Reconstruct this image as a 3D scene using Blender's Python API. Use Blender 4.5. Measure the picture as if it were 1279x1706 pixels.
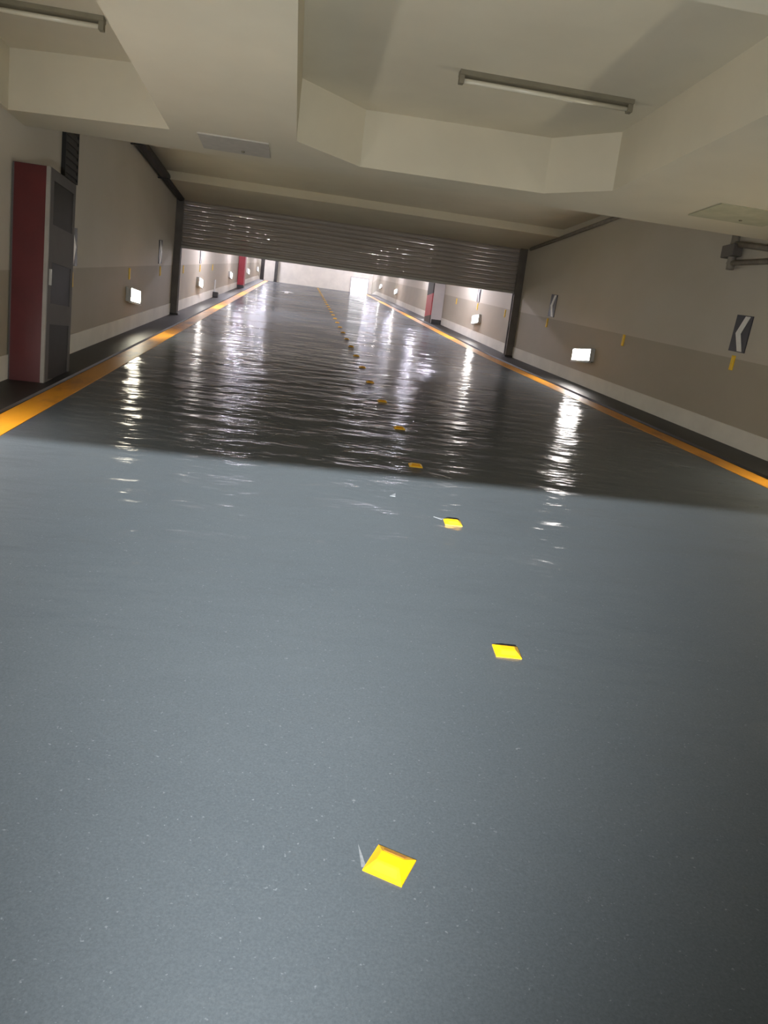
import bpy, bmesh, math
from mathutils import Matrix, Vector, Euler

for o in list(bpy.data.objects):
    bpy.data.objects.remove(o)
scene = bpy.context.scene
COL = scene.collection

# ------------------------------------------------------------------ camera
RHO, PITCH, YAW = math.radians(7.0), math.radians(11.16), math.radians(7.93)
F = Vector((math.sin(YAW)*math.cos(PITCH), math.cos(YAW)*math.cos(PITCH), -math.sin(PITCH)))
R0 = Vector((math.cos(YAW), -math.sin(YAW), 0))
U0 = R0.cross(F)
RT = R0*math.cos(RHO) + U0*math.sin(RHO)
UP = -R0*math.sin(RHO) + U0*math.cos(RHO)
cam_data = bpy.data.cameras.new('camera')
cam_data.sensor_fit = 'HORIZONTAL'
cam_data.sensor_width = 36.0
cam_data.lens = 36.0*1281.0/1279.0
cam_data.clip_end = 300
cam = bpy.data.objects.new('camera', cam_data)
COL.objects.link(cam)
m = Matrix((RT, UP, -F)).transposed().to_4x4()
m.translation = (0, 0, 1.5)
cam.matrix_world = m
scene.camera = cam

# ------------------------------------------------------------------ world, exposure
world = bpy.data.worlds.new('world')
scene.world = world
world.use_nodes = True
world.node_tree.nodes['Background'].inputs[0].default_value = (0, 0, 0, 1)
world.node_tree.nodes['Background'].inputs[1].default_value = 0.0
vs = scene.view_settings
vs.view_transform = 'Standard'
vs.look = 'None'
vs.gamma = 1.0
vs.use_curve_mapping = False
vs.exposure = 0.0
LAMP = 66.0          # radiance of the wall lamps
WINDOW = 3.5        # radiance of the bright opening at the top of the ramp
TUBE_FAR = 800.0     # radiance of the lit tubes beyond the shutter
RIPPLE = 0.037        # height of the ripples in the floor seal

# headlamp of the rider's scooter, just below the frame: low beam with a straight cut-off,
# evenly spread on the floor in front, a few per cent of stray light above the cut-off
HEAD, STRAY, DIP = 3.4, 12.8, -0.069
def headlamp():
    ld = bpy.data.lights.new('headlamp', 'POINT')
    ld.energy = 4*math.pi*math.pi     # node strength = radiant intensity
    ld.shadow_soft_size = 0.02
    ld.color = (0.95, 0.985, 1.0)
    ld.use_nodes = True
    nt = ld.node_tree
    em = nt.nodes['Emission']
    def mn(op, a, b=None, clamp=False):
        n = nt.nodes.new('ShaderNodeMath'); n.operation = op; n.use_clamp = clamp
        for k, v in enumerate((a, b)):
            if v is None: continue
            if hasattr(v, 'node'): nt.links.new(v, n.inputs[k])
            else: n.inputs[k].default_value = v
        return n.outputs[0]
    tc = nt.nodes.new('ShaderNodeTexCoord')
    sp = nt.nodes.new('ShaderNodeSeparateXYZ')
    nt.links.new(tc.outputs['Normal'], sp.inputs[0])
    x, y, z = sp.outputs
    fwd = mn('MAXIMUM', y, 0.02)
    t = mn('DIVIDE', x, fwd)
    dn = mn('MAXIMUM', mn('SUBTRACT', mn('MULTIPLY', fwd, 0.1058), z), 0.09)   # steepness onto the ramp
    def gauss(v, c, sg):
        q = mn('SUBTRACT', v, c)
        return mn('POWER', 2.718, mn('MULTIPLY', mn('MULTIPLY', q, q), -1.0/(2*sg*sg)))
    low = mn('MULTIPLY', mn('POWER', dn, -2.9), mn('ADD', mn('MULTIPLY', gauss(t, 0.05, 0.36), 0.8), mn('MULTIPLY', gauss(t, 0.0, 0.8), 0.2)))
    cut = mn('ADD', mn('MULTIPLY', mn('SUBTRACT', z, mn('MULTIPLY', fwd, DIP)), -450.0), 0.5, clamp=True)
    stray = mn('MULTIPLY', mn('MULTIPLY', gauss(t, 0.0, 0.8), STRAY), mn('SUBTRACT', 1.0, cut))
    front = mn('GREATER_THAN', y, 0.02)
    tot = mn('MULTIPLY', mn('ADD', mn('MULTIPLY', mn('MULTIPLY', low, HEAD), cut), stray), front)
    nt.links.new(tot, em.inputs['Strength'])
    lo = bpy.data.objects.new('headlamp', ld)
    lo.location = (-0.05, 0.35, 1.0)
    COL.objects.link(lo)
headlamp()

# ------------------------------------------------------------------ site geometry
G = 0.1058                      # ramp grade
TILT = math.atan(G)
XL = -2.75
CREST = 52.5
YEND = 56.0
YBACK = -8.0
BEAM_Z, COFFER_Z = 3.27, 3.78
def zr(y): return G*min(y, CREST)
def xr(y): return 5.0 + max(0.0, 17.5-y)*0.05
def xline(y): return 4.30 + max(0.0, 17.5-y)*0.045

# ------------------------------------------------------------------ materials
def new_mat(name):
    mt = bpy.data.materials.new(name)
    mt.use_nodes = True
    nt = mt.node_tree
    return mt, nt, nt.nodes['Principled BSDF']

def N(nt, kind, **kw):
    n = nt.nodes.new(kind)
    for k, v in kw.items():
        setattr(n, k, v)
    return n

def coords(nt, scale=(1, 1, 1)):
    tc = N(nt, 'ShaderNodeTexCoord')
    mp = N(nt, 'ShaderNodeMapping')
    mp.inputs['Scale'].default_value = scale
    nt.links.new(tc.outputs['Object'], mp.inputs['Vector'])
    return mp.outputs['Vector']

def noise(nt, vec, scale, detail=4, rough=0.55):
    n = N(nt, 'ShaderNodeTexNoise')
    n.inputs['Scale'].default_value = scale
    n.inputs['Detail'].default_value = detail
    n.inputs['Roughness'].default_value = rough
    nt.links.new(vec, n.inputs['Vector'])
    return n.outputs['Fac']

def ramp(nt, fac, stops):
    r = N(nt, 'ShaderNodeValToRGB')
    els = r.color_ramp.elements
    while len(els) < len(stops):
        els.new(0.5)
    for e, (p, c) in zip(els, stops):
        e.position = p
        e.color = (*c, 1) if len(c) == 3 else c
    nt.links.new(fac, r.inputs['Fac'])
    return r.outputs['Color']

def mix(nt, fac, a, b, mode='MIX'):
    n = N(nt, 'ShaderNodeMix', data_type='RGBA', blend_type=mode)
    for sock, val in ((n.inputs[0], fac), (n.inputs[6], a), (n.inputs[7], b)):
        if hasattr(val, 'node'):
            nt.links.new(val, sock)
        elif isinstance(val, (int, float)):
            sock.default_value = val
        else:
            sock.default_value = (*val, 1)
    return n.outputs[2]

def mathn(nt, op, a, b=None, clamp=False):
    n = N(nt, 'ShaderNodeMath', operation=op, use_clamp=clamp)
    for i, val in enumerate((a, b)):
        if val is None:
            continue
        if hasattr(val, 'node'):
            nt.links.new(val, n.inputs[i])
        else:
            n.inputs[i].default_value = val
    return n.outputs[0]

def maprange(nt, v, a, b, c=0.0, d=1.0):
    n = N(nt, 'ShaderNodeMapRange')
    nt.links.new(v, n.inputs['Value'])
    for k, val in zip(('From Min', 'From Max', 'To Min', 'To Max'), (a, b, c, d)):
        n.inputs[k].default_value = val
    return n.outputs['Result']

def bump(nt, bsdf, h, strength, dist=0.02):
    b = N(nt, 'ShaderNodeBump')
    b.inputs['Strength'].default_value = strength
    b.inputs['Distance'].default_value = dist
    nt.links.new(h, b.inputs['Height'])
    nt.links.new(b.outputs['Normal'], bsdf.inputs['Normal'])

def plain(name, col, rough=0.5, metal=0.0, var=0.12, scale=6.0, spec=0.5, bmp=0.0):
    mt, nt, b = new_mat(name)
    v = coords(nt)
    f = noise(nt, v, scale)
    c = ramp(nt, f, [(0.3, tuple(x*(1-var) for x in col)), (0.7, tuple(min(1, x*(1+var)) for x in col))])
    nt.links.new(c, b.inputs['Base Color'])
    b.inputs['Roughness'].default_value = rough
    b.inputs['Metallic'].default_value = metal
    b.inputs['Specular IOR Level'].default_value = spec
    if bmp:
        bump(nt, b, noise(nt, v, scale*12), bmp, 0.005)
    return mt

def emissive(name, col, strength):
    mt, nt, b = new_mat(name)
    b.inputs['Base Color'].default_value = (0.8, 0.8, 0.8, 1)
    b.inputs['Emission Color'].default_value = (*col, 1)
    b.inputs['Emission Strength'].default_value = strength
    return mt

def wall_material():
    """off-white paint above, warm grey wainscot paint below, split parallel to the ramp"""
    mt, nt, b = new_mat('painted_wall')
    tc = N(nt, 'ShaderNodeTexCoord')
    sx = N(nt, 'ShaderNodeSeparateXYZ')
    nt.links.new(tc.outputs['Object'], sx.inputs[0])
    h = mathn(nt, 'SUBTRACT', sx.outputs['Z'], mathn(nt, 'MULTIPLY', mathn(nt, 'MINIMUM', sx.outputs['Y'], CREST), G))
    up = maprange(nt, h, 1.05, 1.06)
    v = coords(nt, (1, 0.6, 1))
    big = noise(nt, v, 0.9, 5)
    white = ramp(nt, big, [(0.3, (0.51, 0.465, 0.375)), (0.7, (0.56, 0.515, 0.43))])
    grey = ramp(nt, big, [(0.3, (0.365, 0.32, 0.24)), (0.7, (0.42, 0.37, 0.285))])
    nt.links.new(mix(nt, up, grey, white), b.inputs['Base Color'])
    b.inputs['Roughness'].default_value = 0.6
    bump(nt, b, noise(nt, coords(nt), 45), 0.12, 0.004)
    return mt

def floor_material():
    """blue-grey sealed floor coat: matt grain below, thin rippled clear seal on top"""
    mt, nt, b = new_mat('floor_coating')
    v = coords(nt)
    big = noise(nt, v, 0.55, 6, 0.6)
    fine = noise(nt, v, 130, 3, 0.7)
    col = ramp(nt, big, [(0.3, (0.050, 0.061, 0.070)), (0.7, (0.062, 0.073, 0.082))])
    col = mix(nt, 0.35, col, ramp(nt, fine, [(0.3, (0.034, 0.041, 0.047)), (0.7, (0.088, 0.099, 0.108))]))
    speck = ramp(nt, noise(nt, v, 75, 2, 0.6), [(0.68, (0, 0, 0)), (0.76, (1, 1, 1))])
    col = mix(nt, mathn(nt, 'MULTIPLY', speck, 0.38), col, (0.22, 0.235, 0.25))
    nt.links.new(col, b.inputs['Base Color'])
    b.inputs['Roughness'].default_value = 0.75
    b.inputs['Specular IOR Level'].default_value = 0.2
    # shallow trowel ripples in the clear seal, longer across the lane than along it
    rip = noise(nt, coords(nt, (1.0, 2.0, 1)), 1.7, 3, 0.5)
    cb = N(nt, 'ShaderNodeBump')
    cb.inputs['Strength'].default_value = 1.0
    cb.inputs['Distance'].default_value = RIPPLE
    nt.links.new(mathn(nt, 'ADD', rip, mathn(nt, 'MULTIPLY', fine, 0.008)), cb.inputs['Height'])
    nt.links.new(cb.outputs['Normal'], b.inputs['Coat Normal'])
    b.inputs['Coat Weight'].default_value = 0.45
    nt.links.new(maprange(nt, noise(nt, coords(nt, (0.5, 1.1, 1)), 1.1, 4), 0.35, 0.65, 0.08, 0.18), b.inputs['Coat Roughness'])
    return mt

def line_material():
    mt, nt, b = new_mat('yellow_road_paint')
    v = coords(nt, (1, 0.35, 1))
    f = noise(nt, v, 2.2, 6, 0.65)
    c = ramp(nt, f, [(0.30, (0.34, 0.14, 0.02)), (0.50, (0.72, 0.30, 0.015)), (0.75, (0.80, 0.38, 0.02))])
    nt.links.new(c, b.inputs['Base Color'])
    b.inputs['Roughness'].default_value = 0.45
    return mt

def slat_material():
    mt, nt, b = new_mat('shutter_steel')
    c = ramp(nt, noise(nt, coords(nt, (0.4, 1, 8)), 3.0, 5), [(0.3, (0.30, 0.265, 0.235)), (0.7, (0.38, 0.34, 0.305))])
    nt.links.new(c, b.inputs['Base Color'])
    b.inputs['Roughness'].default_value = 0.52
    b.inputs['Metallic'].default_value = 0.2
    return mt

M = {
    'wall': wall_material(), 'floor': floor_material(), 'line': line_material(), 'slat': slat_material(),
    'plinth': plain('white_plinth_paint', (0.72, 0.68, 0.59), 0.55, var=0.08, scale=2.0),
    'ceiling': plain('ceiling_paint', (0.61, 0.555, 0.42), 0.75, var=0.05, scale=1.2, bmp=0.08),
    'gutter': plain('black_edge_paint', (0.018, 0.017, 0.016), 0.5, var=0.3, scale=2.5),
    'stud': plain('yellow_stud_plastic', (0.70, 0.385, 0.004), 0.40, var=0.04, scale=30),
    'stud_reflector': plain('amber_reflector', (0.60, 0.255, 0.012), 0.25, var=0.05, scale=60),
    'strip': plain('yellow_delineator', (0.95, 0.62, 0.02), 0.45, var=0.06, scale=20),
    'navy': plain('dark_navy_sheet', (0.022, 0.022, 0.034), 0.4, var=0.15, scale=10),
    'signwhite': plain('white_reflective_sheet', (0.80, 0.79, 0.74), 0.35, var=0.05, scale=25),
    'housing': plain('lamp_housing', (0.55, 0.55, 0.53), 0.45, var=0.05),
    'red': plain('red_enamel', (0.075, 0.006, 0.007), 0.4, var=0.15, scale=3),
    'redcol': plain('red_column_paint', (0.42, 0.02, 0.035), 0.4, var=0.15, scale=3),
    'steel': plain('brushed_grey_steel', (0.42, 0.40, 0.36), 0.38, 0.4, var=0.08, scale=5),
    'cabinet_trim': plain('dull_cabinet_trim', (0.26, 0.235, 0.205), 0.45, var=0.1, scale=5),
    'greypanel': plain('grey_cabinet_panel', (0.10, 0.09, 0.084), 0.6, var=0.08, spec=0.25),
    'darkglass': plain('dark_cabinet_glass', (0.022, 0.019, 0.016), 0.5, var=0.1, spec=0.15),
    'blueglass': plain('blue_grey_cabinet_glass', (0.035, 0.034, 0.038), 0.5, var=0.1, spec=0.15),
    'black': plain('black_duct', (0.012, 0.011, 0.010), 0.6, var=0.2),
    'pipe': plain('dark_pipe', (0.022, 0.019, 0.017), 0.55, var=0.25, scale=4),
    'conduit': plain('grey_conduit', (0.24, 0.215, 0.175), 0.5, var=0.2, scale=8),
    'post': plain('guide_rail_steel', (0.14, 0.125, 0.11), 0.5, 0.2, var=0.15, scale=4),
    'tube': plain('unlit_tube_glass', (0.62, 0.57, 0.44), 0.25, var=0.04),
    'fixture': plain('fixture_metal', (0.20, 0.175, 0.12), 0.5, var=0.1),
    'panel': plain('grey_access_plate', (0.44, 0.41, 0.35), 0.6, var=0.08, scale=12),
    'stain': plain('damp_stained_plate', (0.43, 0.41, 0.28), 0.75, var=0.12, scale=5),
    'white_mark': plain('white_road_paint', (0.85, 0.85, 0.83), 0.5, var=0.06, scale=6),
    'scuff': plain('pale_scuff', (0.15, 0.16, 0.17), 0.6, var=0.25, scale=90),
    'pier': plain('pale_pier_paint', (0.55, 0.52, 0.50), 0.6, var=0.06, scale=2),
    'lamp': emissive('lamp_diffuser', (1.0, 0.945, 0.90), LAMP),
    'lampwarm': emissive('lamp_diffuser_warm', (1.0, 0.93, 0.74), LAMP),
    'tube_far': emissive('lit_tube_white', (0.94, 0.91, 1.10), TUBE_FAR),
    'window': emissive('bright_pane', (0.97, 0.97, 1.0), WINDOW),
}

# ------------------------------------------------------------------ builders
class MB:
    def __init__(self): self.bm = bmesh.new()
    def box(self, x0, x1, y0, y1, z0, z1):
        vs_ = [self.bm.verts.new(p) for p in ((x0,y0,z0),(x1,y0,z0),(x1,y1,z0),(x0,y1,z0),(x0,y0,z1),(x1,y0,z1),(x1,y1,z1),(x0,y1,z1))]
        for f in ((3,2,1,0),(4,5,6,7),(0,1,5,4),(1,2,6,5),(2,3,7,6),(3,0,4,7)):
            self.bm.faces.new([vs_[i] for i in f])
        return self
    def sections(self, secs, cap=True):
        """loft closed rings"""
        rings = [[self.bm.verts.new(p) for p in s] for s in secs]
        n = len(rings[0])
        for a, b in zip(rings, rings[1:]):
            for i in range(n):
                self.bm.faces.new((a[i], a[(i+1) % n], b[(i+1) % n], b[i]))
        if cap:
            self.bm.faces.new(rings[0][::-1]); self.bm.faces.new(rings[-1])
        return self
    def tube(self, pts, r, n=12):
        pts = [Vector(p) for p in pts]
        secs = []
        for i, p in enumerate(pts):
            d = (pts[min(i+1, len(pts)-1)] - pts[max(i-1, 0)]).normalized()
            a = d.cross(Vector((0, 0, 1)))
            if a.length < 1e-3: a = Vector((1, 0, 0))
            a.normalize(); b = d.cross(a)
            secs.append([p + (a*math.cos(t) + b*math.sin(t))*r for t in [2*math.pi*k/n for k in range(n)]])
        return self.sections(secs)
    def prism(self, poly, y0, y1):
        """polygon in local XZ extruded along Y"""
        return self.sections([[(x, y0, z) for x, z in poly], [(x, y1, z) for x, z in poly]])
    def build(self, name, mat, parent=None, bevel=0.0, smooth=False, matrix=None):
        bmesh.ops.recalc_face_normals(self.bm, faces=self.bm.faces[:])
        if bevel:
            bmesh.ops.bevel(self.bm, geom=self.bm.edges[:], offset=bevel, segments=2, affect='EDGES', profile=0.5)
        me = bpy.data.meshes.new(name)
        self.bm.to_mesh(me); self.bm.free()
        if smooth:
            for p in me.polygons: p.use_smooth = True
        me.materials.append(M[mat])
        o = bpy.data.objects.new(name, me)
        COL.objects.link(o)
        if parent is not None: o.parent = parent
        if matrix is not None: o.matrix_world = matrix
        return o

def empty(name, matrix, label, cat, group=None):
    o = bpy.data.objects.new(name, None)
    o.empty_display_size = 0.1
    COL.objects.link(o)
    o.matrix_world = matrix
    tag(o, label, cat, group)
    return o
def tag(o, label, cat, group=None):
    o['label'] = label; o['category'] = cat
    if group: o['group'] = group
    return o
def struct(o, label=None):
    o['kind'] = 'structure'
    if label: o['label'] = label
    return o
def dup(root, matrix, label, group=None):
    r = root.copy(); COL.objects.link(r)
    r.matrix_world = matrix
    r['label'] = label
    if group: r['group'] = group
    for ch in list(root.children):
        c = ch.copy(); COL.objects.link(c); c.parent = r
        for g in ch.children:
            d = g.copy(); COL.objects.link(d); d.parent = c
    return r

def wall_mx(side, y, h, level=False, off=0.0):
    """frame on a side wall: local +Y out of the wall, +Z up, h above the ramp"""
    a = 0.0 if level else TILT
    if side == 'L':
        return Matrix.Translation((XL+off, y, zr(y)+h)) @ Matrix.Rotation(-math.pi/2, 4, 'Z') @ Matrix.Rotation(a, 4, 'Y')
    sk = math.atan(0.05) if y < 17.5 else 0.0
    return Matrix.Translation((xr(y)-off, y, zr(y)+h)) @ Matrix.Rotation(math.pi/2+sk, 4, 'Z') @ Matrix.Rotation(-a, 4, 'Y')
def floor_mx(x, y, rz=0.0, h=0.0):
    t = TILT if y < CREST else 0.0
    return Matrix.Translation((x, y, zr(y)+h)) @ Matrix.Rotation(t, 4, 'X') @ Matrix.Rotation(rz, 4, 'Z')

# ------------------------------------------------------------------ the setting
b = MB()
b.sections([[(-3.1, y, zr(y)-0.3), (6.6, y, zr(y)-0.3), (6.6, y, zr(y)), (-3.1, y, zr(y))] for y in (YBACK-0.2, CREST, YEND+0.2)])
struct(b.build('floor', 'floor'), 'blue-grey sealed ramp floor with rippled glossy surface')

def top_z(y):
    return 4.1 if y < 8.6 else (4.75 if y < 18.4 else zr(y)+3.1)
ys = [YBACK, 8.55, 8.65, 17.5, 18.35, 18.45, CREST, YEND]
b = MB()
b.sections([[(XL-0.25, y, zr(y)-0.2), (XL, y, zr(y)-0.2), (XL, y, top_z(y)), (XL-0.25, y, top_z(y))] for y in ys])
wl = struct(b.build('wall_left', 'wall'), 'left ramp wall, off-white above and warm grey below')
b = MB()
b.sections([[(xr(y), y, zr(y)-0.2), (xr(y)+0.25, y, zr(y)-0.2), (xr(y)+0.25, y, top_z(y)), (xr(y), y, top_z(y))] for y in ys])
wr = struct(b.build('wall_right', 'wall'), 'right ramp wall, off-white above and warm grey below')
wb = struct(MB().box(XL-0.25, 6.6, YBACK-0.25, YBACK, -1.3, 4.1).build('wall_back', 'wall'))
wf = struct(MB().box(XL-0.25, 5.25, YEND, YEND+0.25, zr(YEND)-0.2, zr(YEND)+3.1).build('wall_far', 'plinth'), 'pale wall closing the top of the ramp')
# white plinth bands
ysp = [YBACK, 17.5, CREST, YEND]
b = MB(); b.sections([[(XL, y, zr(y)), (XL+0.012, y, zr(y)), (XL+0.012, y, zr(y)+0.26), (XL, y, zr(y)+0.26)] for y in ysp])
struct(b.build('baseboard_left', 'plinth'), 'white plinth band along foot of left wall')
b = MB(); b.sections([[(xr(y)-0.012, y, zr(y)), (xr(y), y, zr(y)), (xr(y), y, zr(y)+0.26), (xr(y)-0.012, y, zr(y)+0.26)] for y in ysp])
struct(b.build('baseboard_right', 'plinth'), 'white plinth band along foot of right wall')
# black edge strips
b = MB(); b.sections([[(XL, y, zr(y)-0.01), (-2.30, y, zr(y)-0.01), (-2.31, y, zr(y)+0.025), (XL, y, zr(y)+0.025)] for y in (YBACK, CREST)])
struct(b.build('trim_1', 'gutter'), 'black edge strip along left wall')
b = MB(); b.sections([[(xline(y)+0.16, y, zr(y)-0.01), (xr(y), y, zr(y)-0.01), (xr(y), y, zr(y)+0.025), (xline(y)+0.17, y, zr(y)+0.025)] for y in (YBACK, 17.5, CREST)])
struct(b.build('trim_2', 'gutter'), 'black edge strip along right wall')

# coffered slab over the near end
def coffered():
    bm = bmesh.new()
    outer = [(XL, YBACK), (xr(YBACK), YBACK), (xr(8.33), 8.33), (XL, 8.33)]
    holes = [
        [(-0.15, 3.75), (2.77, 3.75), (2.77, 7.29), (2.27, 7.80), (0.46, 7.88), (-0.15, 7.31)],
        [(-2.72, 3.75), (-1.28, 3.75), (-1.28, 7.60), (-2.72, 7.80)],
    ]
    edges = []
    for poly in [outer] + holes:
        vs_ = [bm.verts.new((x, y, BEAM_Z)) for x, y in poly]
        for i in range(len(vs_)):
            edges.append(bm.edges.new((vs_[i], vs_[(i+1) % len(vs_)])))
    bmesh.ops.triangle_fill(bm, use_beauty=True, use_dissolve=False, edges=edges, normal=(0, 0, -1))
    for poly in holes:
        lo = [bm.verts.new((x, y, BEAM_Z)) for x, y in poly]
        hi = [bm.verts.new((x, y, COFFER_Z)) for x, y in poly]
        n = len(lo)
        for i in range(n):
            bm.faces.new((lo[i], hi[i], hi[(i+1) % n], lo[(i+1) % n]))
        bm.faces.new(hi)
    lo = [bm.verts.new((x, y, BEAM_Z)) for x, y in outer]
    hi = [bm.verts.new((x, y, 4.6)) for x, y in outer]
    for i in range(4):
        bm.faces.new((lo[i], lo[(i+1) % 4], hi[(i+1) % 4], hi[i]))
    bm.faces.new(hi)
    bmesh.ops.remove_doubles(bm, verts=bm.verts[:], dist=1e-4)
    mb = MB(); mb.bm.free(); mb.bm = bm
    return mb
struct(coffered().build('ceiling', 'ceiling'), 'low coffered ceiling slab with recessed bays')
b = MB()
b.sections([[(XL, y, 4.45), (xr(y), y, 4.45), (xr(y), y, 4.70), (XL, y, 4.70)] for y in (8.33, 15.70)])
struct(b.build('ceiling_middle', 'ceiling'), 'flat ceiling between low slab and shutter')
b = MB()
b.sections([[(XL, y, 4.30), (xr(y), y, 4.30), (xr(y), y, 4.70), (XL, y, 4.70)] for y in (15.70, 17.5, 18.25)])
struct(b.build('trim_3', 'ceiling'), 'shallow lintel in front of the roller shutter')
b = MB()
b.sections([[(XL, y, zr(y)+2.75), (5.0, y, zr(y)+2.75), (5.0, y, zr(y)+3.05), (XL, y, zr(y)+3.05)] for y in (18.25, CREST, YEND)])
struct(b.build('ceiling_far', 'ceiling'), 'sloping ceiling beyond the roller shutter')

# bright opening in the far wall
w = bpy.data.objects.new('window_1', None); COL.objects.link(w)
w.location = (4.1, YEND, zr(YEND)+0.06); struct(w, 'glaring white opening at the top of the ramp')
b = MB(); b.box(-0.66, -0.58, -0.05, 0.0, 0, 1.26).box(0.58, 0.66, -0.05, 0.0, 0, 1.26).box(-0.58, 0.58, -0.05, 0.0, 1.18, 1.26)
b.build('window_frame', 'pier', w)
MB().box(-0.58, 0.58, -0.02, 0.0, 0.0, 1.18).build('pane', 'window', w)

# ------------------------------------------------------------------ road markings
yy = [-4 + i*1.5 for i in range(38)] + [CREST]
b = MB(); b.sections([[(-2.29, y, zr(y)-0.002), (-2.05, y, zr(y)-0.002), (-2.05, y, zr(y)+0.004), (-2.29, y, zr(y)+0.004)] for y in (YBACK+0.05, CREST)])
tag(b.build('lane_line', 'line'), 'orange-yellow edge line along the left wall', 'road marking')
b = MB(); b.sections([[(xline(y)-0.13, y, zr(y)-0.002), (xline(y)+0.13, y, zr(y)-0.002), (xline(y)+0.13, y, zr(y)+0.004), (xline(y)-0.13, y, zr(y)+0.004)] for y in (YBACK+0.05, 17.5, CREST)])
tag(b.build('lane_line', 'line'), 'orange-yellow edge line along the right wall', 'road marking')

def arrow(x, y, label):
    b = MB()
    poly = [(-0.09, -1.3), (0.09, -1.3), (0.09, 0.2), (0.34, 0.2), (0.0, 1.3), (-0.34, 0.2), (-0.09, 0.2)]
    b.sections([[(px, py, 0.0) for px, py in poly], [(px, py, 0.005) for px, py in poly]])
    o = b.build('road_arrow', 'white_mark', matrix=floor_mx(x, y))
    tag(o, label, 'road marking', 'arrows far up the ramp')
arrow(-0.60, 38.2, 'white arrow painted far up the left lane')
arrow(3.05, 39.6, 'white arrow painted far up the right lane')

# road studs
def make_stud():
    root = empty('road_stud', Matrix(), '', 'road stud')
    b = MB()
    def ring(wx, wy, z): return [(-wx, -wy, z), (wx, -wy, z), (wx, wy, z), (-wx, wy, z)]
    b.sections([ring(.056, .053, -0.002), ring(.056, .053, .005), ring(.052, .049, .007), ring(.034, .020, .021), ring(.031, .017, .022)])
    b.build('body', 'stud', root)
    for s in (-1, 1):
        b = MB()
        # inclined reflector face let into front and rear slope
        p = [(-.036, s*.0445, .0098), (.036, s*.0445, .0098), (.030, s*.0245, .0195), (-.030, s*.0245, .0195)]
        q = [(x, y - s*.002, z - .004) for x, y, z in p]
        b.sections([q, p])
        b.build('reflector', 'stud_reflector', root)
    return root
ORD = ['first', 'second', 'third', 'fourth', 'fifth', 'sixth', 'seventh', 'eighth', 'ninth', 'tenth', 'eleventh', 'twelfth',
       'thirteenth', 'fourteenth', 'fifteenth', 'sixteenth', 'seventeenth', 'eighteenth', 'nineteenth', 'twentieth']
def ordinal(i):
    if i < 20: return ORD[i]
    return {2: 'twenty', 3: 'thirty'}[(i+1)//10] + ('-' + ORD[(i+1) % 10 - 1] if (i+1) % 10 else 'th')
spots = [(0.38, 1.79, -29), (1.035, 3.06, -4), (1.13, 4.82, -3), (1.09, 6.28, -3), (1.14, 7.82, 0), (1.12, 9.40, 0), (1.10, 10.94, 0), (1.11, 12.55, 0)]
y = 14.15
while y < 50.5:
    spots.append((1.12, y, 0)); y += 1.58
GRP = 'yellow road studs down the centre of the ramp'
stud0 = make_stud()
for i, (x, y, rz) in enumerate(spots):
    if i == 0: lab = 'large nearest yellow road stud beside a pale scuff in the foreground'
    elif i == 1: lab = 'second yellow road stud from the foreground, right of centre on the bright floor'
    elif i == 2: lab = 'third yellow road stud, last one on the brightly lit floor'
    elif i == 3: lab = 'fourth yellow road stud, first one beyond the shadow edge'
    else: lab = ordinal(i) + ' yellow road stud from the foreground, on the shaded ramp'
    mx = floor_mx(x, y, math.radians(rz))
    if i == 0:
        stud0.matrix_world = mx; stud0['label'] = lab; stud0['group'] = GRP
    else:
        dup(stud0, mx, lab, GRP)

# scuffs on the blue-grey coat
def scuff(x, y, rz, ln, wd, label):
    b = MB()
    poly = [(-wd*0.5, -ln/2), (wd*0.6, -ln/2), (wd*0.35, 0), (0.05*wd, ln/2), (-wd*0.2, ln*0.1)]
    b.sections([[(px, py, 0.0) for px, py in poly], [(px, py, 0.0012) for px, py in poly]])
    tag(b.build('floor_scuff', 'scuff', matrix=floor_mx(x, y, math.radians(rz))), label, 'scuff', 'pale scuffs on the floor')
scuff(0.305, 1.825, 6, 0.085, 0.012, 'pale streak scraped on the floor beside nearest stud')
scuff(1.045, 4.90, 55, 0.07, 0.03, 'pale scuff just left of the third road stud')
scuff(0.80, 5.35, -20, 0.09, 0.035, 'small pale smudge just in front of the shadow edge')

# ------------------------------------------------------------------ wall lamps
def make_lamp(warm=False):
    root = empty('wall_lamp', Matrix(), '', 'lamp')
    b = MB(); b.box(-0.40, 0.40, 0.0, 0.05, -0.115, 0.115)
    b.build('housing', 'housing', root, bevel=0.008)
    b = MB(); b.box(-0.40, 0.40, 0.05, 0.085, 0.097, 0.115).box(-0.40, 0.40, 0.05, 0.085, -0.115, -0.097)
    b.box(-0.40, -0.382, 0.05, 0.085, -0.097, 0.097).box(0.382, 0.40, 0.05, 0.085, -0.097, 0.097)
    b.build('bezel', 'housing', root)
    b = MB()
    b.sections([[(-0.382, 0.05, -0.097), (0.382, 0.05, -0.097), (0.382, 0.05, 0.097), (-0.382, 0.05, 0.097)],
                [(-0.382, 0.066, -0.097), (0.382, 0.066, -0.097), (0.382, 0.066, 0.097), (-0.382, 0.066, 0.097)],
                [(-0.36, 0.074, -0.080), (0.36, 0.074, -0.080), (0.36, 0.074, 0.080), (-0.36, 0.074, 0.080)]])
    b.build('diffuser', 'lampwarm' if warm else 'lamp', root)
    b = MB(); b.box(-0.40, 0.40, 0.05, 0.10, -0.135, -0.118)
    b.build('lower_rail', 'housing', root)
    return root
lamp0, lampw = make_lamp(), make_lamp(True)
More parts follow.
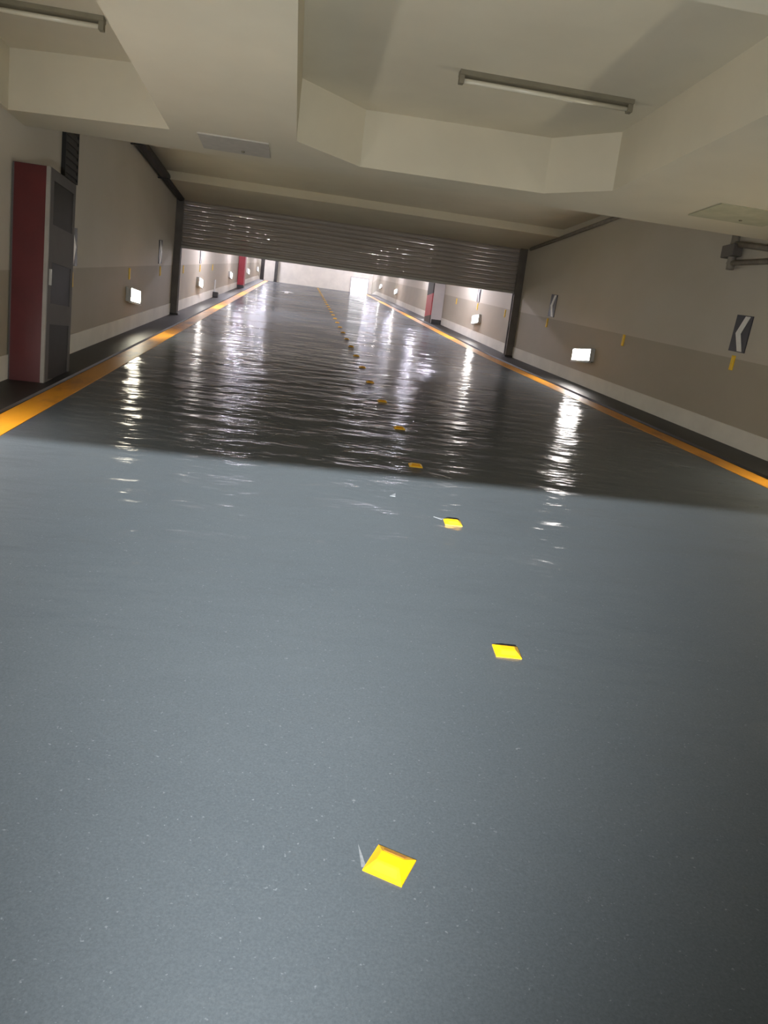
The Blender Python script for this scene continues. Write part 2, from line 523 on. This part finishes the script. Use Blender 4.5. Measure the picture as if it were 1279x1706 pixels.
lamps = [
    ('L', 13.60, 0.59, 'lit low wall lamp on the left wall, in front of the shutter', 'w'),
    ('R', 13.66, 0.56, 'lit low wall lamp on the right wall, in front of the shutter', 'c'),
    ('L', 22.25, 0.58, 'first lit lamp on the left wall beyond the shutter', 'c'),
    ('R', 21.75, 0.60, 'first lit lamp on the right wall beyond the shutter, before the pier', 'c'),
    ('L', 31.6, 0.62, 'second lit lamp on the left wall beyond the shutter, before the red cabinet', 'c'),
    ('R', 30.1, 0.62, 'second lamp on the right wall beyond the shutter, hidden behind the pier', 'c'),
    ('L', 41.8, 0.64, 'third lit lamp on left wall beyond the shutter, just past the red cabinet', 'c'),
    ('R', 41.2, 0.64, 'third lit lamp on the right wall, beyond the pier', 'c'),
    ('L', 50.6, 0.66, 'farthest lit lamp on the left wall beside the dark post', 'c'),
    ('R', 49.3, 0.66, 'farthest lit lamp on the right wall beside the white opening', 'c'),
    ('L', 5.8, 0.59, 'low wall lamp on the left wall before the red cabinet', 'c'),
    ('R', 6.6, 0.59, 'low wall lamp on the right wall before the nearest chevron sign', 'w'),
    ('L', -3.0, 0.59, 'low wall lamp on the left wall at the foot of the ramp', 'c'),
    ('R', -3.0, 0.59, 'low wall lamp on the right wall at the foot of the ramp', 'c'),
]
seen = set()
for side, y, h, lab, k in lamps:
    mx = wall_mx(side, y, h, level=True)
    proto = lampw if k == 'w' else lamp0
    if k not in seen:
        seen.add(k); proto.matrix_world = mx; proto['label'] = lab; proto['group'] = 'lit lamps low on the ramp walls'
    else:
        dup(proto, mx, lab, 'lit lamps low on the ramp walls')

# ------------------------------------------------------------------ delineators and chevron signs
def make_strip():
    b = MB()
    b.sections([[(-.036, 0, -.09), (.036, 0, -.09), (.036, 0, .09), (-.036, 0, .09)],
                [(-.036, .010, -.09), (.036, .010, -.09), (.036, .010, .09), (-.036, .010, .09)],
                [(-.026, .016, -.08), (.026, .016, -.08), (.026, .016, .08), (-.026, .016, .08)]])
    return b.build('delineator_strip', 'strip')
WH = {'L': 'left', 'R': 'right'}
strips = [('L', 10.1, 0.92, 'yellow strip on left wall just past the red cabinet'),
          ('L', 13.38, 0.94, 'yellow strip on left wall right above the warm lit lamp'),
          ('L', 16.2, 0.95, 'yellow strip on left wall under a chevron sign before the shutter post'),
          ('L', 19.3, 0.95, 'first yellow strip on left wall beyond the shutter'),
          ('L', 22.4, 0.95, 'second yellow strip on left wall beyond the shutter, above a lamp'),
          ('L', 25.5, 0.95, 'third yellow strip on left wall beyond the shutter'),
          ('R', 9.22, 1.0, 'yellow strip on right wall under the nearest chevron sign'),
          ('R', 12.27, 0.965, 'yellow strip alone on right wall between the two chevron signs'),
          ('R', 15.8, 0.96, 'yellow strip on right wall under the chevron sign near the shutter post'),
          ('R', 18.9, 0.94, 'first yellow strip on right wall beyond the shutter'),
          ('R', 22.0, 0.93, 'second yellow strip on right wall beyond the shutter, above a lamp'),
          ('R', 25.1, 0.93, 'third yellow strip on right wall beyond the shutter, before the pier')]
strip0 = make_strip()
for i, (s, y, h, lab) in enumerate(strips):
    o = strip0 if i == 0 else strip0.copy()
    if i: COL.objects.link(o)
    o.matrix_world = wall_mx(s, y, h)
    tag(o, lab, 'reflector', 'yellow delineator strips along the walls')

def make_sign(sgn):
    root = empty('chevron_sign', Matrix(), '', 'sign')
    b = MB(); b.box(-.165, .165, 0.0, .012, -.22, .22)
    b.build('board', 'navy', root)
    b = MB()
    # one chevron stroke, point towards the top of the ramp (local sgn*X)
    poly = [(-.115, .212), (-.005, .212), (.115, .0), (.005, -.212), (-.115, -.212), (.005, .0)]
    poly = [(-.12, .21), (-.02, .21), (.10, .0), (-.02, -.21), (-.12, -.21), (-.005, .0)]
    b.prism([(sgn*x, z) for x, z in poly], .012, .016)
    b.build('chevron', 'signwhite', root)
    return root
signs = [('R', 9.16, 1.36, 'navy board with white chevron on right wall, nearest the camera'),
         ('R', 15.62, 1.31, 'navy board with white chevron on right wall near the shutter post'),
         ('R', 22.0, 1.28, 'navy chevron board on right wall beyond the shutter'),
         ('L', 10.1, 1.30, 'chevron board on left wall just past the red cabinet'),
         ('L', 16.1, 1.31, 'chevron board on left wall beside the left shutter post'),
         ('L', 22.4, 1.30, 'chevron board on left wall beyond the shutter')]
sr = make_sign(1); sl = make_sign(-1); used = set()
for s, y, h, lab in signs:
    p = sr if s == 'R' else sl
    if s not in used:
        used.add(s); p.matrix_world = wall_mx(s, y, h); p['label'] = lab; p['group'] = 'chevron signs on the walls'
    else:
        dup(p, wall_mx(s, y, h), lab, 'chevron signs on the walls')

# ------------------------------------------------------------------ roller shutter
YS = 17.8
sh = empty('roller_shutter', Matrix.Translation((1.12, YS, zr(YS))), 'brown-grey steel roller shutter pulled halfway down across the ramp', 'shutter')
zb, zt = 3.37-zr(YS), 4.30-zr(YS)
XA, XB = XL-1.12, 5.0-1.12
nsl = 10
step = (zt-zb)/nsl
b = MB()
prof = [(0.0, 0.0), (-0.010, 0.006), (-0.022, step*0.35), (-0.024, step*0.6), (-0.012, step*0.90), (0.0, step*0.985), (0.012, step*0.9), (0.012, 0.006)]
b.sections([[(XA+0.10, py, pz) for py, pz in prof], [(XB-0.10, py, pz) for py, pz in prof]])
slat0 = b.build('slat', 'slat', sh)
slat0.location = (0, 0, zb)
for i in range(1, nsl):
    o = slat0.copy(); COL.objects.link(o); o.parent = sh; o.location = (0, 0, zb+i*step)
b = MB(); b.box(XA+0.10, XB-0.10, -0.035, 0.035, zb-0.055, zb-0.002)
b.build('bottom_bar', 'steel', sh, bevel=0.006)
for x0, x1 in ((XA, XA+0.15), (XB-0.17, XB)):
    b = MB(); b.box(x0, x1, -0.09, -0.045, 0.0, zt).box(x0, x1, 0.045, 0.09, 0.0, zt)
    if x0 < 0: b.box(x0, x0+0.05, -0.045, 0.045, 0.0, zt)
    else: b.box(x1-0.05, x1, -0.045, 0.045, 0.0, zt)
    o = b.build('guide_rail', 'post', sh)
    xm = (x0+x1)/2
    b = MB(); b.box(xm-0.11, xm+0.11, -0.13, 0.13, -0.015, 0.05)
    b.build('foot', 'gutter', o)

# ------------------------------------------------------------------ near red fire cabinet
CY0, CY1, CX = 8.0, 8.87, 0.34
cz = zr(8.43)
cab = empty('fire_cabinet', Matrix.Translation((XL+0.01, 8.43, cz-0.03)), 'tall fire cabinet, dark red end and grey glazed side, on the left wall', 'cabinet')
D = 0.435
H = 2.02
b = MB(); b.box(0.0, CX-0.02, -D+0.012, D, 0.0, H); b.build('body', 'greypanel', cab)
b = MB(); b.box(0.02, CX-0.03, -D-0.004, -D+0.012, 0.0, H-0.005); b.build('red_end_panel', 'red', cab)
b = MB(); b.box(CX-0.035, CX, -D-0.006, -D+0.03, 0.0, H); b.build('corner_trim', 'cabinet_trim', cab, bevel=0.004)
dr = None
b = MB()
zs = [0.04, 0.58, 0.78, 1.17, 1.52, 1.92]
b.box(CX-0.02, CX, -D+0.03, -D+0.13, 0.0, H).box(CX-0.02, CX, D-0.07, D, 0.0, H)
for z0, z1 in ((0.0, zs[0]), (zs[1], zs[2]), (zs[3], zs[4]), (zs[5], H)):
    b.box(CX-0.02, CX, -D+0.13, D-0.07, z0, z1)
dr = b.build('door', 'greypanel', cab)
for (z0, z1, mt) in ((zs[0], zs[1], 'darkglass'), (zs[2], zs[3], 'blueglass'), (zs[4], zs[5], 'darkglass')):
    MB().box(CX-0.018, CX-0.008, -D+0.13, D-0.07, z0, z1).build('pane', mt, dr)
MB().box(CX, CX+0.02, -D+0.06, -D+0.085, 0.95, 1.10).build('handle', 'steel', dr)

# black wall vent above and behind the cabinet
vt = empty('wall_vent', Matrix.Translation((XL, 9.79, 3.09)), 'tall black vent on the left wall above the near fire cabinet', 'vent')
MB().box(0.0, 0.03, -0.24, 0.24, 0.0, 1.0).build('backing', 'black', vt)
b = MB(); b.box(0.0, 0.045, -0.26, -0.24, 0.0, 1.0).box(0.0, 0.045, 0.24, 0.26, 0.0, 1.0).box(0.0, 0.045, -0.26, 0.26, -0.02, 0.0).box(0.0, 0.045, -0.26, 0.26, 1.0, 1.02)
b.build('frame', 'black', vt)
for k in range(12):
    MB().box(0.028, 0.042, -0.24, 0.24, 0.03+k*0.08, 0.075+k*0.08).build('louver', 'black', vt)

# far red cabinet on the left
fc = empty('fire_cabinet', Matrix.Translation((XL+0.01, 36.1, zr(36.1)-0.03)), 'bright red fire cabinet far up the left wall', 'cabinet')
MB().box(0.0, 0.26, -0.42, 0.42, 0.14, 2.05).build('body', 'redcol', fc, bevel=0.006)
MB().box(0.0, 0.27, -0.44, 0.44, 0.0, 0.14).build('plinth', 'gutter', fc)
MB().box(0.26, 0.275, -0.38, 0.38, 0.20, 1.98).build('door', 'redcol', fc)

# pier on the right with red panel
pr = empty('pier', Matrix.Translation((4.80, 28.0, zr(28.0))), 'pale pier on the right wall, red panel on its lane side', 'column')
MB().sections([[(-0.18, y, -0.08), (0.195, y, -0.08), (0.195, y, 2.745+G*y), (-0.18, y, 2.745+G*y)] for y in (-0.62, 0.62)]).build('shaft', 'pier', pr)
MB().box(-0.215, -0.18, -0.60, 0.60, 0.24, 0.98).build('red_panel', 'redcol', pr)
MB().box(-0.215, -0.18, -0.60, 0.60, 0.98, 2.60).build('dark_panel', 'pipe', pr)
MB().box(-0.215, -0.18, -0.60, 0.60, -0.05, 0.24).build('base_panel', 'greypanel', pr)
MB().box(-0.16, 0.18, -0.70, -0.62, -0.08, 0.10).build('foot', 'gutter', pr)

# posts at top of ramp
def post(x, y, wd, label):
    o = empty('post', Matrix.Translation((x, y, zr(y))), label, 'post', 'dark posts at the top of the ramp')
    MB().box(-wd/2, wd/2, -0.12, 0.12, 0.0, 2.74).build('shaft', 'pipe', o)
    MB().box(-wd/2-0.05, wd/2+0.05, -0.17, 0.17, 0.0, 0.06).build('base_plate', 'pipe', o)
post(-2.57, 54.0, 0.24, 'dark post at the end of the left wall')
post(-1.72, 55.7, 0.20, 'dark post standing against the far wall')

# small box at foot of left wall
jb = empty('junction_box', Matrix.Translation((XL+0.012, 26.1, zr(26.1)+0.02)), 'small dark box with pale conduit at foot of left wall', 'box')
MB().box(0.0, 0.16, -0.13, 0.13, 0.0, 0.17).build('box', 'pipe', jb, bevel=0.01)
MB().tube([(0.04, 0, 0.165), (0.04, 0, 0.55)], 0.025).build('conduit', 'housing', jb)

# ------------------------------------------------------------------ overhead services
def make_batten(x0, x1, y, label, tube='tube', zc=COFFER_Z, mx=None, group='unlit fluorescent battens in the ceiling bays', r=0.019):
    o = empty('fluorescent_batten', mx or Matrix.Translation(((x0+x1)/2, y, zc)), label, 'light fixture', group)
    L = (x1-x0)/2
    MB().box(-L, L, -0.045, 0.045, -0.035, -0.001).build('tray', 'fixture', o)
    MB().tube([(-L+0.03, 0, -0.068), (L-0.03, 0, -0.068)], r).build('tube', tube, o, smooth=True)
    for s in (-1, 1):
        MB().box(s*(L-0.02)-0.02, s*(L-0.02)+0.02, -0.03, 0.03, -0.095, -0.03).build('lamp_holder', 'fixture', o, bevel=0.004)
make_batten(1.08, 2.52, 6.52, 'unlit fluorescent batten in the large ceiling bay')
make_batten(-2.69, -1.66, 6.72, 'unlit fluorescent batten in the small ceiling bay above the cabinet')
k = 0
for y in (22.5, 31.0, 40.0, 48.0, 53.8):
    for x, side in (((-1.75, 'left'), (3.95, 'right')) if y < 30 else ((-2.3, 'left'), (4.6, 'right'))):
        mx = Matrix.Translation((x, y, zr(y)+2.75)) @ Matrix.Rotation(TILT if y < CREST else 0.0, 4, 'X') @ Matrix.Rotation(math.pi/2, 4, 'Z')
        make_batten(-0.72, 0.72, y, 'lit fluorescent batten above the %s edge line beyond the shutter, %s up the ramp' % (side, ORD[k]), 'tube_far', mx=mx, group='lit fluorescent battens', r=0.016)
    k += 1

def plate(x0, x1, y0, y1, mat, label):
    o = empty('access_plate', Matrix.Translation(((x0+x1)/2, (y0+y1)/2, BEAM_Z)), label, 'plate')
    wx, wy = (x1-x0)/2, (y1-y0)/2
    MB().box(-wx, wx, -wy, wy, -0.012, 0.0).build('cover', mat, o)
    MB().tube([(wx*0.2, wy*0.55, -0.012), (wx*0.2, wy*0.55, -0.022)], 0.016, 8).build('screw', 'fixture', o)
plate(-1.03, -0.40, 7.53, 8.06, 'panel', 'grey access plate on the underside of the ceiling beam')
plate(3.75, 4.55, 7.10, 7.72, 'stain', 'yellowish damp plate under the beam near the right wall')

b = MB(); b.tube([(XL+0.09, 8.95, 4.33), (XL+0.09, 17.68, 4.33)], 0.085, 14)
p_ = empty('wall_pipe', Matrix(), 'thick dark pipe along the top of the left wall', 'pipe')
b.build('pipe', 'pipe', p_, smooth=True)
for y in (10.5, 13.0, 15.4):
    MB().box(XL, XL+0.19, y-0.02, y+0.02, 4.235, 4.25).build('bracket', 'pipe', p_)
b = MB(); b.tube([(xr(9.0)-0.04, 9.0, 4.36), (xr(17.4)-0.04, 17.4, 4.26)], 0.035, 10)
tag(b.build('thin_conduit', 'conduit', smooth=True), 'thin brown conduit along the top of the right wall', 'pipe')

# pipework hanging under the slab by the right wall
pw = empty('pipework', Matrix(), 'short cluster of brown pipes on the right wall under the beam', 'pipe')
def rp(y, z, off): return (xr(y)-off, y, z)
MB().tube([rp(9.55, 3.62, .08), rp(9.55, 3.12, .08)], 0.05).build('drop_pipe', 'conduit', pw, smooth=True)
MB().tube([rp(9.60, 3.44, .08), rp(8.0, 3.13, .08)], 0.035).build('upper_pipe', 'conduit', pw, smooth=True)
MB().tube([rp(9.60, 3.20, .08), rp(7.0, 3.02, .08)], 0.035).build('lower_pipe', 'conduit', pw, smooth=True)
b = MB(); x9 = xr(9.55); b.box(x9-0.15, x9-0.02, 9.44, 9.72, 3.27, 3.42); b.build('coupling', 'post', pw, bevel=0.01)
